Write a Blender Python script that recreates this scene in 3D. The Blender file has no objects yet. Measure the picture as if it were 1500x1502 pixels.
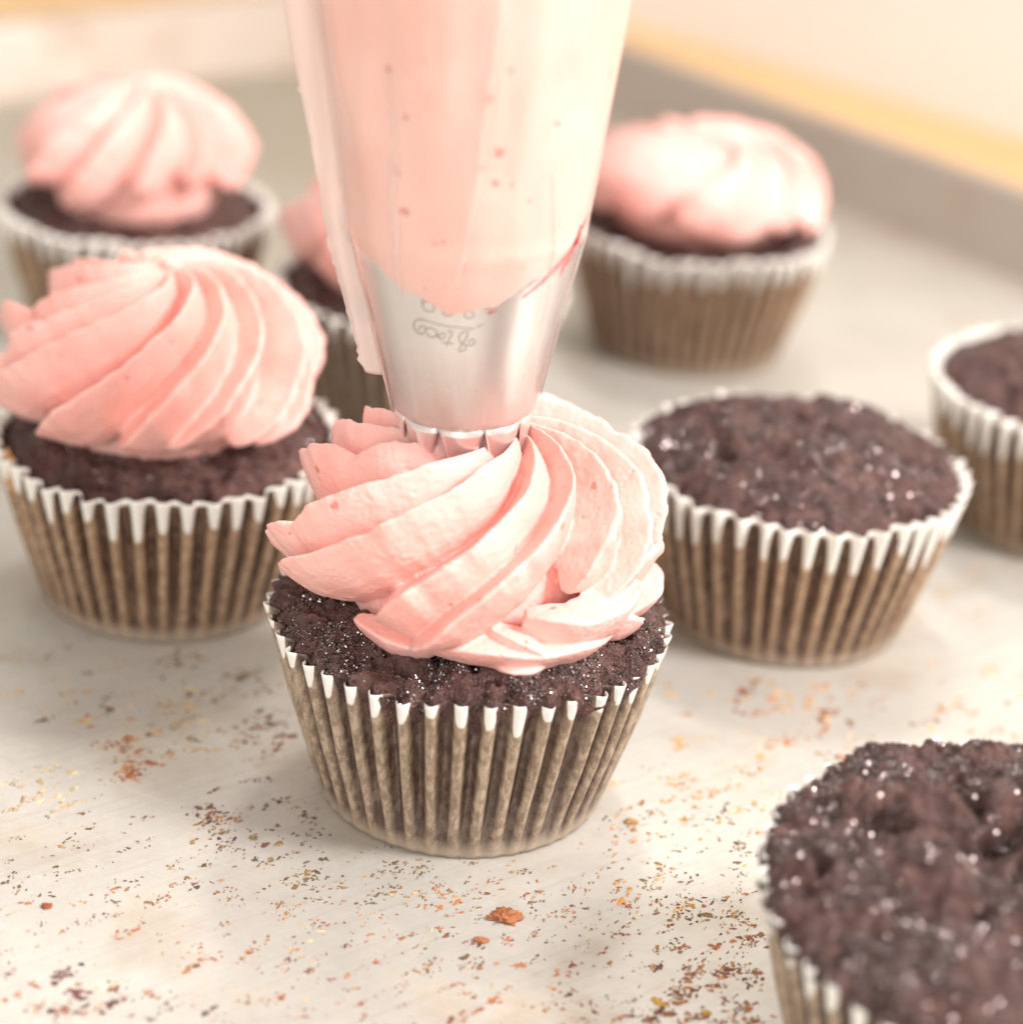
import bpy, math, random
import numpy as np
from mathutils import Vector, Matrix

rnd = random.Random(7)
npr = np.random.RandomState(7)
CM = 0.01
S = bpy.context.scene
COL = S.collection

# ------------------------------------------------------------------ camera
FPX, PITCH, ROLL, CAMH = 3294.47, math.radians(25.5715), math.radians(4.5833), 22.1327
Fv = Vector((0, math.cos(PITCH), -math.sin(PITCH)))
R0 = Vector((1, 0, 0)); U0 = R0.cross(Fv)
Rv = R0 * math.cos(ROLL) + U0 * math.sin(ROLL)
Uv = Rv.cross(Fv)
cd = bpy.data.cameras.new('camera'); cam = bpy.data.objects.new('camera', cd); COL.objects.link(cam)
M3 = Matrix((Rv, Uv, -Fv)).transposed()
cam.matrix_world = Matrix.Translation(Vector((0, 0, CAMH * CM))) @ M3.to_4x4()
cd.sensor_fit = 'HORIZONTAL'; cd.sensor_width = 36.0
cd.lens = 36.0 * FPX / 1500.0
cd.clip_start = 0.01; cd.clip_end = 50
cd.dof.use_dof = True
cd.dof.focus_distance = 0.378
cd.dof.aperture_fstop = 8.0
cd.dof.aperture_blades = 0
S.camera = cam

# ------------------------------------------------------------------ world, light, exposure
W = bpy.data.worlds.new('World'); S.world = W; W.use_nodes = True
bg = W.node_tree.nodes['Background']
bg.inputs['Color'].default_value = (1.0, 0.97, 0.93, 1); bg.inputs['Strength'].default_value = 0.74

def area(name, loc, target, size, power, color):
    ld = bpy.data.lights.new(name, 'AREA'); ld.shape = 'DISK'; ld.size = size * CM
    ld.energy = power; ld.color = color
    o = bpy.data.objects.new(name, ld); COL.objects.link(o)
    o.location = Vector(loc) * CM
    d = (Vector(target) - Vector(loc))
    o.rotation_euler = d.to_track_quat('-Z', 'Y').to_euler()
    return o
area('key_lamp', (58, 12, 66), (0, 38, 3), 24, 10.8, (1.0, 0.955, 0.965))
area('overhead_lamp', (8, 92, 92), (0, 40, 3), 16, 4.0, (1.0, 0.96, 0.93))
area('added_front_fill', (-14, -46, 34), (-2, 38, 7), 60, 3.9, (1.0, 0.965, 0.95))  # added fill from the camera side, brightens bag and liner fronts
S.view_settings.view_transform = 'Standard'; S.view_settings.look = 'None'
S.view_settings.exposure = 0.04; S.view_settings.gamma = 1.0
S.cycles.use_denoising = True
S.cycles.max_bounces = 10; S.cycles.transparent_max_bounces = 16
S.cycles.caustics_reflective = False; S.cycles.caustics_refractive = False
S.cycles.sample_clamp_indirect = 4.0

# ------------------------------------------------------------------ numeric noise
_perm = np.random.RandomState(3).permutation(256); _perm = np.concatenate([_perm] * 3)
_grad = np.random.RandomState(5).normal(size=(256, 3)); _grad /= np.linalg.norm(_grad, axis=1)[:, None]
def pnoise(P):
    P = np.asarray(P, float); I = np.floor(P).astype(int); f = P - I; I &= 255
    u = f * f * f * (f * (f * 6 - 15) + 10)
    out = 0
    for dx in (0, 1):
        for dy in (0, 1):
            for dz in (0, 1):
                h = _perm[_perm[_perm[(I[:, 0] + dx) & 255] + ((I[:, 1] + dy) & 255)] + ((I[:, 2] + dz) & 255)]
                g = _grad[h]
                d = g[:, 0] * (f[:, 0] - dx) + g[:, 1] * (f[:, 1] - dy) + g[:, 2] * (f[:, 2] - dz)
                w = (u[:, 0] if dx else 1 - u[:, 0]) * (u[:, 1] if dy else 1 - u[:, 1]) * (u[:, 2] if dz else 1 - u[:, 2])
                out = out + w * d
    return out * 1.6
def fbm(P, sc, o=3, seed=0):
    P = np.asarray(P) / sc + seed * 17.31; r = 0; a = 1
    for k in range(o):
        r = r + a * pnoise(P); P = P * 2.03 + 5.1; a *= .5
    return r

# ------------------------------------------------------------------ materials
def nt(name):
    m = bpy.data.materials.new(name); m.use_nodes = True
    t = m.node_tree; b = t.nodes['Principled BSDF']
    return m, t, b
def N(t, typ, **kw):
    n = t.nodes.new(typ)
    for k, v in kw.items():
        if k.startswith('i_'):
            n.inputs[k[2:].replace('_', ' ')].default_value = v
        else: setattr(n, k, v)
    return n
def L(t, a, b): t.links.new(a, b)
def coord(t, scale=(100, 100, 100)):
    c = N(t, 'ShaderNodeTexCoord'); m = N(t, 'ShaderNodeMapping')
    m.inputs['Scale'].default_value = scale
    L(t, c.outputs['Object'], m.inputs['Vector']); return m.outputs['Vector']
def noise(t, v, scale, detail=3, rough=.5):
    n = N(t, 'ShaderNodeTexNoise'); n.inputs['Scale'].default_value = scale
    n.inputs['Detail'].default_value = detail; n.inputs['Roughness'].default_value = rough
    L(t, v, n.inputs['Vector']); return n
def ramp(t, fac, stops, interp='LINEAR'):
    r = N(t, 'ShaderNodeValToRGB'); cr = r.color_ramp; cr.interpolation = interp
    while len(cr.elements) < len(stops): cr.elements.new(0.5)
    for e, (p, c) in zip(cr.elements, stops):
        e.position = p; e.color = (c[0], c[1], c[2], 1) if hasattr(c, '__len__') else (c, c, c, 1)
    L(t, fac, r.inputs['Fac']); return r.outputs['Color']
def mixc(t, fac, a, b, mode='MIX'):
    m = N(t, 'ShaderNodeMix', data_type='RGBA', blend_type=mode)
    if hasattr(fac, 'links'): L(t, fac, m.inputs[0])
    else: m.inputs[0].default_value = fac
    for k, x in ((6, a), (7, b)):
        if hasattr(x, 'links'): L(t, x, m.inputs[k])
        else: m.inputs[k].default_value = (*x, 1)
    return m.outputs[2]
def math_(t, op, a, b=None, c=None, clamp=False):
    m = N(t, 'ShaderNodeMath', operation=op); m.use_clamp = clamp
    for k, x in enumerate((a, b, c)):
        if x is None: continue
        if hasattr(x, 'links'): L(t, x, m.inputs[k])
        else: m.inputs[k].default_value = x
    return m.outputs[0]
def attr(t, name):
    a = N(t, 'ShaderNodeAttribute'); a.attribute_name = name; return a
def bump(t, h, dist, strength=1.0, normal=None):
    b = N(t, 'ShaderNodeBump'); b.inputs['Distance'].default_value = dist * CM; b.inputs['Strength'].default_value = strength
    L(t, h, b.inputs['Height'])
    if normal is not None: L(t, normal, b.inputs['Normal'])
    return b.outputs['Normal']

def mat_frosting(name, base, deep, sss=True, bits=True):
    m, t, b = nt(name); v = coord(t)
    n1 = noise(t, v, 0.8, 3).outputs[0]
    col = mixc(t, ramp(t, n1, [(.35, 0), (.7, 1)]), base, deep)
    if bits:
        vo = N(t, 'ShaderNodeTexVoronoi'); vo.inputs['Scale'].default_value = 1.9
        nn = noise(t, v, 6, 2)
        wv = N(t, 'ShaderNodeVectorMath', operation='MULTIPLY_ADD'); L(t, nn.outputs[1], wv.inputs[0])
        wv.inputs[1].default_value = (.25, .25, .25); L(t, v, wv.inputs[2]); L(t, wv.outputs[0], vo.inputs['Vector'])
        spot = ramp(t, vo.outputs['Distance'], [(.10, 1), (.17, 0)])
        sel = ramp(t, vo.outputs['Color'], [(.62, 0), (.70, 1)])
        col = mixc(t, math_(t, 'MULTIPLY', math_(t, 'MULTIPLY', spot, sel), .65), col, (.62, .13, .10))
        v2 = N(t, 'ShaderNodeTexVoronoi'); v2.inputs['Scale'].default_value = 6.5; L(t, wv.outputs[0], v2.inputs['Vector'])
        sp2 = ramp(t, v2.outputs['Distance'], [(.08, 1), (.2, 0)]); se2 = ramp(t, v2.outputs['Color'], [(.62, 0), (.66, 1)])
        col = mixc(t, math_(t, 'MULTIPLY', math_(t, 'MULTIPLY', sp2, se2), .42), col, (.66, .24, .17))
    L(t, col, b.inputs['Base Color'])
    b.inputs['Roughness'].default_value = .42
    b.inputs['Specular IOR Level'].default_value = .42
    if sss:
        b.inputs['Subsurface Weight'].default_value = .40
        b.inputs['Subsurface Radius'].default_value = (1.0, .38, .28)
        b.inputs['Subsurface Scale'].default_value = .0022
    h = math_(t, 'ADD', noise(t, v, 11, 4, .6).outputs[0], math_(t, 'MULTIPLY', noise(t, v, 3.2, 2).outputs[0], 1.5))
    L(t, bump(t, h, .014, .6), b.inputs['Normal'])
    return m
M_FROST = mat_frosting('strawberry_buttercream', (.935, .555, .49), (.91, .445, .38))
M_FROST_FAR = mat_frosting('strawberry_buttercream_far', (.935, .555, .49), (.91, .445, .38), True, False)
M_FILL = mat_frosting('buttercream_behind_film', (.89, .56, .48), (.86, .47, .385), True, True)

def mat_cake(name='chocolate_cake'):
    m, t, b = nt(name); v = coord(t)
    n1 = noise(t, v, 2.2, 5, .65).outputs[0]
    col = ramp(t, n1, [(.30, (.034, .0125, .0105)), (.52, (.094, .040, .032)), (.74, (.190, .098, .076))])
    L(t, col, b.inputs['Base Color'])
    b.inputs['Specular IOR Level'].default_value = .35
    rg = ramp(t, noise(t, v, 5, 2).outputs[0], [(.4, .30), (.65, .62)]); L(t, rg, b.inputs['Roughness'])
    # sugar crust: small crystal facets that each look their own way
    vo = N(t, 'ShaderNodeTexVoronoi'); vo.inputs['Scale'].default_value = 17; L(t, v, vo.inputs['Vector'])
    h = math_(t, 'ADD', math_(t, 'MULTIPLY', vo.outputs['Distance'], .9), math_(t, 'MULTIPLY', noise(t, v, 9, 5, .7).outputs[0], 1.6))
    nb = bump(t, h, .035, 1.0)
    sub = N(t, 'ShaderNodeVectorMath', operation='SUBTRACT'); L(t, vo.outputs['Color'], sub.inputs[0]); sub.inputs[1].default_value = (.5, .5, .5)
    ma = N(t, 'ShaderNodeVectorMath', operation='MULTIPLY_ADD'); L(t, sub.outputs[0], ma.inputs[0]); ma.inputs[1].default_value = (1.1, 1.1, 1.1); L(t, nb, ma.inputs[2])
    nz = N(t, 'ShaderNodeVectorMath', operation='NORMALIZE'); L(t, ma.outputs[0], nz.inputs[0])
    L(t, nb, b.inputs['Normal'])
    b.inputs['Coat Weight'].default_value = .8; b.inputs['Coat Roughness'].default_value = .11
    b.inputs['Coat IOR'].default_value = 1.5
    cw = ramp(t, noise(t, v, 1.6, 3).outputs[0], [(.36, .25), (.60, 1)]); L(t, math_(t, 'MULTIPLY', cw, .42), b.inputs['Coat Weight'])
    L(t, nz.outputs[0], b.inputs['Coat Normal'])
    return m
M_CAKE = mat_cake()

def mat_liner(name, warm=0.0):
    m, t, b = nt(name); v = coord(t)
    out = attr(t, 'out').outputs['Fac']; d = attr(t, 'd').outputs['Fac']; wl = attr(t, 'wl').outputs['Fac']
    hh = attr(t, 'hh').outputs['Fac']
    vs = coord(t, (100, 100, 42))
    ng = noise(t, vs, 9, 4, .7).outputs[0]
    nf = noise(t, v, 2.2, 2).outputs[0]
    dd = math_(t, 'ADD', d, math_(t, 'MULTIPLY', math_(t, 'SUBTRACT', noise(t, v, 6, 3).outputs[0], .5), .13))
    white = math_(t, 'MULTIPLY_ADD', math_(t, 'SUBTRACT', wl, dd), 24, .5, clamp=True)
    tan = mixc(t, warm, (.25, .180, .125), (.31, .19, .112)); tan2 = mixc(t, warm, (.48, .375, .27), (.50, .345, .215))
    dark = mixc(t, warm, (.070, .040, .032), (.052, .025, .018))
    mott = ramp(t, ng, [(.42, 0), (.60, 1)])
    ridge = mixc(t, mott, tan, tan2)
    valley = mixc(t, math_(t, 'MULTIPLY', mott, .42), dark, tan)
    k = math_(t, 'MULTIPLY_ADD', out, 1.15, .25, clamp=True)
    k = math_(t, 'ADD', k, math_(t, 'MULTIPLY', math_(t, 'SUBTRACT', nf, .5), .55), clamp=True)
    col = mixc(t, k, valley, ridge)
    # greaseless lighter strip just over the base
    bs = ramp(t, hh, [(.0, 1), (.12, .0)])
    col = mixc(t, math_(t, 'MULTIPLY', bs, .75), col, (.56, .45, .34))
    col = mixc(t, white, col, (.86, .82, .74))
    L(t, col, b.inputs['Base Color'])
    b.inputs['Roughness'].default_value = .36; b.inputs['Specular IOR Level'].default_value = .45
    L(t, bump(t, ng, .012, .5), b.inputs['Normal'])
    return m
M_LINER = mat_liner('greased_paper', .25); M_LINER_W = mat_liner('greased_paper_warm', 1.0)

def rotstretch(t, c, ang, scale):
    a = N(t, 'ShaderNodeMapping'); a.inputs['Rotation'].default_value = (0, 0, ang); L(t, c.outputs['Object'], a.inputs['Vector'])
    q = N(t, 'ShaderNodeMapping'); q.inputs['Scale'].default_value = scale; L(t, a.outputs[0], q.inputs['Vector']); return q
def mat_tray(name='worn_aluminium', browning=0.0):
    m, t, b = nt(name); v = coord(t)
    c = N(t, 'ShaderNodeTexCoord')
    def scratch(ang, sx, sy, sc, lo, hi):
        r = rotstretch(t, c, ang, (100 * sx, 100 * sy, 100))
        return ramp(t, noise(t, r.outputs[0], sc, 4, .6).outputs[0], [(lo, 0), (hi, 1)])
    s1 = scratch(math.radians(-38), .16, 4.5, 1.6, .50, .72)
    s2 = scratch(math.radians(25), .12, 5.5, 1.9, .56, .74)
    big = noise(t, v, .10, 4, .6).outputs[0]; med = noise(t, v, .55, 4, .6).outputs[0]
    col = ramp(t, big, [(.35, (.57, .545, .48)), (.65, (.67, .65, .585))])
    col = mixc(t, math_(t, 'MULTIPLY', s1, .42), col, (.49, .43, .38))
    col = mixc(t, math_(t, 'MULTIPLY', s2, .30), col, (.76, .73, .68))
    yel = ramp(t, med, [(.56, 0), (.74, 1)])
    col = mixc(t, math_(t, 'MULTIPLY', yel, .38), col, (.66, .50, .30))
    br = ramp(t, noise(t, v, .28, 5, .65).outputs[0], [(.52, 0), (.70, 1)])
    col = mixc(t, math_(t, 'MULTIPLY', br, .48), col, (.44, .32, .20))
    mo = ramp(t, noise(t, v, 3.5, 5, .75).outputs[0], [(.40, 0), (.62, 1)])
    col = mixc(t, math_(t, 'MULTIPLY', mo, .20), col, (.46, .42, .36))
    # faint pin-head stains
    ms = rotstretch(t, c, math.radians(-45), (60, 150, 100))
    sp = ramp(t, noise(t, ms.outputs[0], 5.5, 3, .7).outputs[0], [(.665, 0), (.70, 1)])
    pat = ramp(t, noise(t, v, .35, 2).outputs[0], [(.45, 0), (.6, 1)])
    col = mixc(t, math_(t, 'MULTIPLY', math_(t, 'MULTIPLY', sp, pat), .75), col, (.36, .20, .09))
    # darker brown round the far corner of the pan
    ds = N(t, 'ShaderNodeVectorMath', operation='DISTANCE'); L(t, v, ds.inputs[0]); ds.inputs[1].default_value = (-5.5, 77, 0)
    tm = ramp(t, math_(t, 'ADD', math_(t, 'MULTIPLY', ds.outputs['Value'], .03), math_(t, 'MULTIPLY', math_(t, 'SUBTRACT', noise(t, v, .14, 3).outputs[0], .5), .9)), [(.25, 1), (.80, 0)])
    if not browning: col = mixc(t, math_(t, 'MULTIPLY', tm, .72), col, (.33, .27, .19))
    if browning: col = mixc(t, math_(t, 'MULTIPLY_ADD', big, .5, browning - .2, clamp=True), col, (.34, .22, .15))  # brown mixed into the metal colour of the tray wall
    L(t, col, b.inputs['Base Color'])
    b.inputs['Metallic'].default_value = .38
    L(t, ramp(t, med, [(.3, .42), (.7, .58)]), b.inputs['Roughness'])
    L(t, bump(t, math_(t, 'ADD', s1, s2), .004, .5), b.inputs['Normal'])
    return m
M_TRAY = mat_tray(); M_TRAYW = mat_tray('brown_aluminium', .50)

def mat_simple(name, col, rough=.5, metal=0, var=.25, sc=4, bumpd=.01, **kw):
    m, t, b = nt(name); v = coord(t)
    n1 = noise(t, v, sc, 4, .6).outputs[0]
    L(t, mixc(t, n1, tuple(c * (1 - var) for c in col), tuple(min(1, c * (1 + var)) for c in col)), b.inputs['Base Color'])
    b.inputs['Roughness'].default_value = rough; b.inputs['Metallic'].default_value = metal
    if bumpd: L(t, bump(t, n1, bumpd, .6), b.inputs['Normal'])
    return m
M_STEEL = mat_simple('stainless_steel', (.90, .87, .84), .30, .86, .04, 2, 0)
M_JAM = mat_simple('strawberry_jam', (.50, .04, .045), .2, 0, .3, 9, .01)

def mat_film(name, haze, tint, rough, fade=False):
    m, t, b = nt(name); v = coord(t)
    out = t.nodes['Material Output']
    tr = N(t, 'ShaderNodeBsdfTransparent'); tr.inputs[0].default_value = (.985, .98, .975, 1)
    b.inputs['Base Color'].default_value = (*tint, 1); b.inputs['Roughness'].default_value = rough
    tl = N(t, 'ShaderNodeBsdfTranslucent'); tl.inputs[0].default_value = (*tint, 1)
    mb = N(t, 'ShaderNodeMixShader'); mb.inputs[0].default_value = .5
    L(t, b.outputs[0], mb.inputs[1]); L(t, tl.outputs[0], mb.inputs[2])
    fr = N(t, 'ShaderNodeLayerWeight'); fr.inputs['Blend'].default_value = .25
    f = math_(t, 'MULTIPLY_ADD', fr.outputs['Facing'], .20, haze, clamp=True)
    if fade: f = math_(t, 'MULTIPLY', f, attr(t, 'fade').outputs['Fac'])
    ms = N(t, 'ShaderNodeMixShader'); L(t, f, ms.inputs[0]); L(t, tr.outputs[0], ms.inputs[1]); L(t, mb.outputs[0], ms.inputs[2])
    gl = N(t, 'ShaderNodeBsdfGlossy'); gl.inputs['Roughness'].default_value = .12; gl.inputs['Color'].default_value = (1, 1, 1, 1)
    fz = N(t, 'ShaderNodeLayerWeight'); fz.inputs['Blend'].default_value = .5   # same from both sides of the thin film
    fzf = math_(t, 'MULTIPLY_ADD', math_(t, 'POWER', fz.outputs['Facing'], 5.0), .75, .045, clamp=True)
    mg = N(t, 'ShaderNodeMixShader'); L(t, fzf, mg.inputs[0]); L(t, ms.outputs[0], mg.inputs[1]); L(t, gl.outputs[0], mg.inputs[2])
    nn = bump(t, noise(t, coord(t, (100, 100, 20)), 1.3, 3).outputs[0], .05, .7)
    L(t, nn, gl.inputs['Normal'])
    L(t, (ms if fade else mg).outputs[0], out.inputs['Surface'])
    return m
M_FILM = mat_film('clear_plastic_film', .15, (.97, .92, .88), .25)
M_SEAM = mat_film('doubled_plastic_film', .66, (1.0, .87, .81), .35)

# ------------------------------------------------------------------ mesh helpers
def empty(name, loc, label, cat, group=None, rz=0):
    o = bpy.data.objects.new(name, None); COL.objects.link(o); o.empty_display_size = .01
    o.location = Vector(loc) * CM; o.rotation_euler = (0, 0, rz)
    o['label'] = label; o['category'] = cat
    if group: o['group'] = group
    return o
def mk(name, V, Fc, mat, parent=None, attrs=None, smooth=True, colattr=None):
    me = bpy.data.meshes.new(name)
    V = np.asarray(V, float)
    me.from_pydata((V * CM).tolist(), [], [list(map(int, f)) for f in Fc])
    if smooth: me.polygons.foreach_set('use_smooth', [True] * len(me.polygons))
    for k, a in (attrs or {}).items():
        at = me.attributes.new(k, 'FLOAT', 'POINT'); at.data.foreach_set('value', np.asarray(a, dtype=np.float32))
    if colattr is not None:
        at = me.attributes.new('tint', 'FLOAT_COLOR', 'POINT'); at.data.foreach_set('color', np.asarray(colattr, dtype=np.float32).ravel())
    me.materials.append(mat); me.update()
    o = bpy.data.objects.new(name, me); COL.objects.link(o)
    if parent is not None: o.parent = parent
    return o
def gridf(nr, nc, wrap=True):
    f = []
    for i in range(nr - 1):
        a = i * nc; b = a + nc
        for j in range(nc if wrap else nc - 1):
            k = (j + 1) % nc
            f.append((a + j, a + k, b + k, b + j))
    return f

# ------------------------------------------------------------------ cupcake parts (all in cm, z = 0 at the tray)
RT, RB, LH, NP = 3.42, 2.55, 3.49, 44
def make_liner(parent, seed, white=.45, mat=None, flare=(0, 0), slope=(0, 0), per=12, rows=34, vw=1.0):
    rs = np.random.RandomState(seed)
    nc = NP * per; th = np.arange(nc) * 2 * np.pi / nc
    jit = rs.normal(0, .16, NP); ampj = 1 + rs.normal(0, .13, NP); wj = 1 + rs.normal(0, .22, NP); hj = rs.normal(0, .05, NP)
    def per_pleat(a, t): # smooth periodic interpolation over pleats
        x = (t / (2 * np.pi) * NP) % NP; i = np.floor(x).astype(int); f = x - i; f = f * f * (3 - 2 * f)
        return a[i % NP] * (1 - f) + a[(i + 1) % NP] * f
    ph0 = NP * th + per_pleat(jit, th) * 2.4
    amp_t = per_pleat(ampj, th); wlt = per_pleat(wj, th); ht = per_pleat(hj, th)
    bend = .55 * np.sin(3 * th + seed)
    V = []; A = {'out': [], 'd': [], 'wl': [], 'hh': []}
    vs = list(np.linspace(0, 1, rows))
    fl = flare[1] * np.maximum(0, np.cos(th - flare[0])) ** 3
    for rr_ in (0.0, .5, .93):        # flat bottom disc
        z = .030 if rr_ < .9 else .012
        for k in range(nc):
            V.append((RB * rr_ * math.cos(th[k]), RB * rr_ * math.sin(th[k]), z))
        A['out'] += [0] * nc; A['d'] += [9] * nc; A['wl'] += [0] * nc; A['hh'] += [0] * nc
    for v in vs:
        am = .010 + .115 * min(1, max(0, v - .015) * 2.0) ** .85
        ph = ph0 + bend * v * .25
        c = np.cos(ph); prof = np.sign(c) * np.abs(c) ** .8
        r = RB + (RT - RB) * (v ** .97) + am * amp_t * prof + fl * v ** 3 + .03 * np.sin(2 * th + seed) * v
        z = LH * v + ht * v ** 4 + .034 + (slope[0] * np.cos(th) + slope[1] * np.sin(th)) * RT * v ** 2
        z = z + (.015 * prof * v ** 8)
        V += list(zip(r * np.cos(th), r * np.sin(th), z))
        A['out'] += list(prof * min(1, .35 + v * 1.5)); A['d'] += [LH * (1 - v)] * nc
        A['wl'] += list(white * wlt * (.18 * vw + (1 - .18 * vw) * np.clip(prof * (1.6 - .65 * vw) - .25 + .53 * vw, 0, 1) ** (.45 + .55 * vw)) + white * (.12 * vw - .22 * (1 - vw))); A['hh'] += [v] * nc
    o = mk('paper_liner', V, gridf(rows + 3, nc), mat or M_LINER, parent, A)
    s = o.modifiers.new('paper', 'SOLIDIFY'); s.thickness = .013 * CM; s.offset = 0
    v = .97
    return th, RB + (RT - RB) * v + fl * v ** 3 + .03 * np.sin(2 * th + seed) * v, np.cos(ph0 + bend * v * .25)

def make_cake(parent, seed, dome=.55, R=3.34, off=(0, 0), res=(110, 440), sink=0.0, rough=1.0, crater=0.0, lin=None, slope=(0, 0), over=0.0, lum=.085, cracks=()):
    nr, nc = res
    th = np.arange(nc) * 2 * np.pi / nc
    q = np.linspace(0.0, 1, nr)
    rad = q ** .85
    X = []; 
    for i in range(nr):
        r = R * rad[i]
        X.append(np.stack([r * np.cos(th), r * np.sin(th), np.zeros(nc)], -1))
    X = np.array(X).reshape(-1, 3)
    rr = np.hypot(X[:, 0], X[:, 1]) / R; ang = np.tile(th, nr)
    zt = LH - .12 - sink + dome * (1 - rr ** 2.6)
    # rounded shoulder that rolls down into the flutes
    sh = np.clip((rr - .93) / .07, 0, 1); zt -= .20 * sh ** 2
    V = X.copy(); V[:, 2] = zt
    se = seed * 3.7
    big = fbm(V + se, 1.5, 3); med = fbm(V + se, .52, 3, 2); sm = fbm(V + se, .17, 3, 4)
    bil = 1 - np.abs(fbm(V + se, .75, 2, 6)) * 2.2
    cr = np.clip(-fbm(V + se, 1.0, 3, 9) - .38, 0, 1)         # sunken cracks
    dz = rough * (.19 * big + .10 * med + .032 * sm + .05 * bil) - .6 * cr * rough
    for line, dep, wd_ in cracks:
        for (p0, p1) in zip(line[:-1], line[1:]):
            p0 = np.array(p0); p1 = np.array(p1); e_ = p1 - p0; q_ = V[:, :2] + .12 * np.stack([med, big], -1) - p0
            tq = np.clip((q_ @ e_) / (e_ @ e_), 0, 1); dd_ = np.hypot(*(q_ - tq[:, None] * e_).T); dz -= dep * .6 * np.exp(-(dd_ / wd_) ** 2)
    if crater: dz -= crater * np.exp(-((V[:, 0] - .3 - .5 * (V[:, 1] - .8)) ** 2 / .10 + (V[:, 1] - .9) ** 2 / 1.1))
    V[:, 2] += dz
    V[:, 2] += slope[0] * V[:, 0] + slope[1] * V[:, 1]
    push = 1 + sh * (.014 * med + .02 * sm)
    if lin is None: push += sh * .020 * np.cos(NP * ang)
    else:
        lr = np.interp(ang, np.append(lin[0], 2 * np.pi), np.append(lin[1], lin[1][0])); lc = np.interp(ang, np.append(lin[0], 2 * np.pi), np.append(lin[2], lin[2][0]))
        tgt = (lr + lum * lc + .05 * med + .05 * sm + over) / R
        k = np.clip((rr - .86) / .14, 0, 1); push = 1 + k ** 1.5 * (tgt - 1)
        V[:, 2] += k ** 2 * (lum * .8 * lc)
    V[:, 0] = V[:, 0] * push + off[0]; V[:, 1] = V[:, 1] * push + off[1]
    # side wall and bottom
    last = V[-nc:]
    for k, (z, f) in enumerate(((LH - .55, .945 - over * .2), (2.0, .80), (.12, .68))):
        s_ = last.copy(); s_[:, 0] = (s_[:, 0] - off[0]) * f + off[0] * .5; s_[:, 1] = (s_[:, 1] - off[1]) * f + off[1] * .5
        s_[:, 2] = np.minimum(z, s_[:, 2] - .1); V = np.concatenate([V, s_])
    Fc = gridf(nr + 3, nc); Fc.append(tuple(range((nr + 2) * nc, (nr + 3) * nc))[::-1])
    return mk('cake', V, [tuple(reversed(f)) for f in Fc], M_CAKE, parent)

def sweep_petal(V, Fc, P, Nn, W_, H_, sec):
    """tube with cross-section sec along P; Nn = outward normals"""
    n = len(P); m = len(sec); base = len(V)
    T = np.gradient(P, axis=0); T /= np.linalg.norm(T, axis=1)[:, None]
    B = np.cross(Nn, T); B /= np.linalg.norm(B, axis=1)[:, None]
    N2 = np.cross(T, B)
    up = np.where(B[:, 2] > 0, 1, -1)[:, None] if abs(B[:, 2]).max() > .1 else np.ones((n, 1))
    sg = 1 if (B[n // 2, 2] > 0) else -1
    B = B * sg
    for i in range(n):
        for (x, y) in sec:
            V.append(P[i] + B[i] * x * W_[i] + N2[i] * y * H_[i])
    for i in range(n - 1):
        for j in range(m):
            k = (j + 1) % m
            Fc.append((base + i * m + j, base + i * m + k, base + (i + 1) * m + k, base + (i + 1) * m + j))
    Fc.append(tuple(base + j for j in range(m))[::-1]); Fc.append(tuple(base + (n - 1) * m + j for j in range(m)))

M_SUGAR = mat_simple('sugar_crystal', (.27, .225, .215), .17, 1.0, .2, 20, 0)
M_SUGAR.node_tree.nodes['Principled BSDF'].inputs['IOR'].default_value = 1.9
def sugar(parent, cake, count, size, seed):
    rs = np.random.RandomState(seed); me = cake.data; n = len(me.vertices)
    co = np.empty(n * 3, dtype=np.float32); me.vertices.foreach_get('co', co); co = co.reshape(-1, 3).astype(float) / CM
    rad = np.hypot(co[:, 0], co[:, 1]); ok = (co[:, 2] > 3.0)
    w = np.where(ok, rad + .05, 0) * (np.clip(fbm(co + seed, .9, 2) + .55, .06, 1) ** 2); w /= w.sum()
    idx = rs.choice(n, count, p=w); base = np.array([(1, 1, 1), (1, -1, -1), (-1, 1, -1), (-1, -1, 1)]) * .75
    cube = np.array([(x, y, z) for x in (-1, 1) for y in (-1, 1) for z in (-1, 1)]) * .62
    cf = [(0, 1, 3, 2), (4, 6, 7, 5), (0, 4, 5, 1), (2, 3, 7, 6), (0, 2, 6, 4), (1, 5, 7, 3)]
    V = np.empty((count * 8, 3)); Fc = []
    for i, j in enumerate(idx):
        q, _ = np.linalg.qr(rs.normal(size=(3, 3))); sc = size * math.exp(rs.normal(0, .35)) * rs.uniform(.6, 1.3, 3)
        V[i * 8:i * 8 + 8] = co[j] + (cube * sc) @ q + (rs.normal(0, .012), rs.normal(0, .012), size * .4)
        Fc += [tuple(i * 8 + k for k in f) for f in cf]
    o = mk('sugar_crystals', V, Fc, M_SUGAR, parent, smooth=False); o['kind'] = 'stuff'; return o

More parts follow.
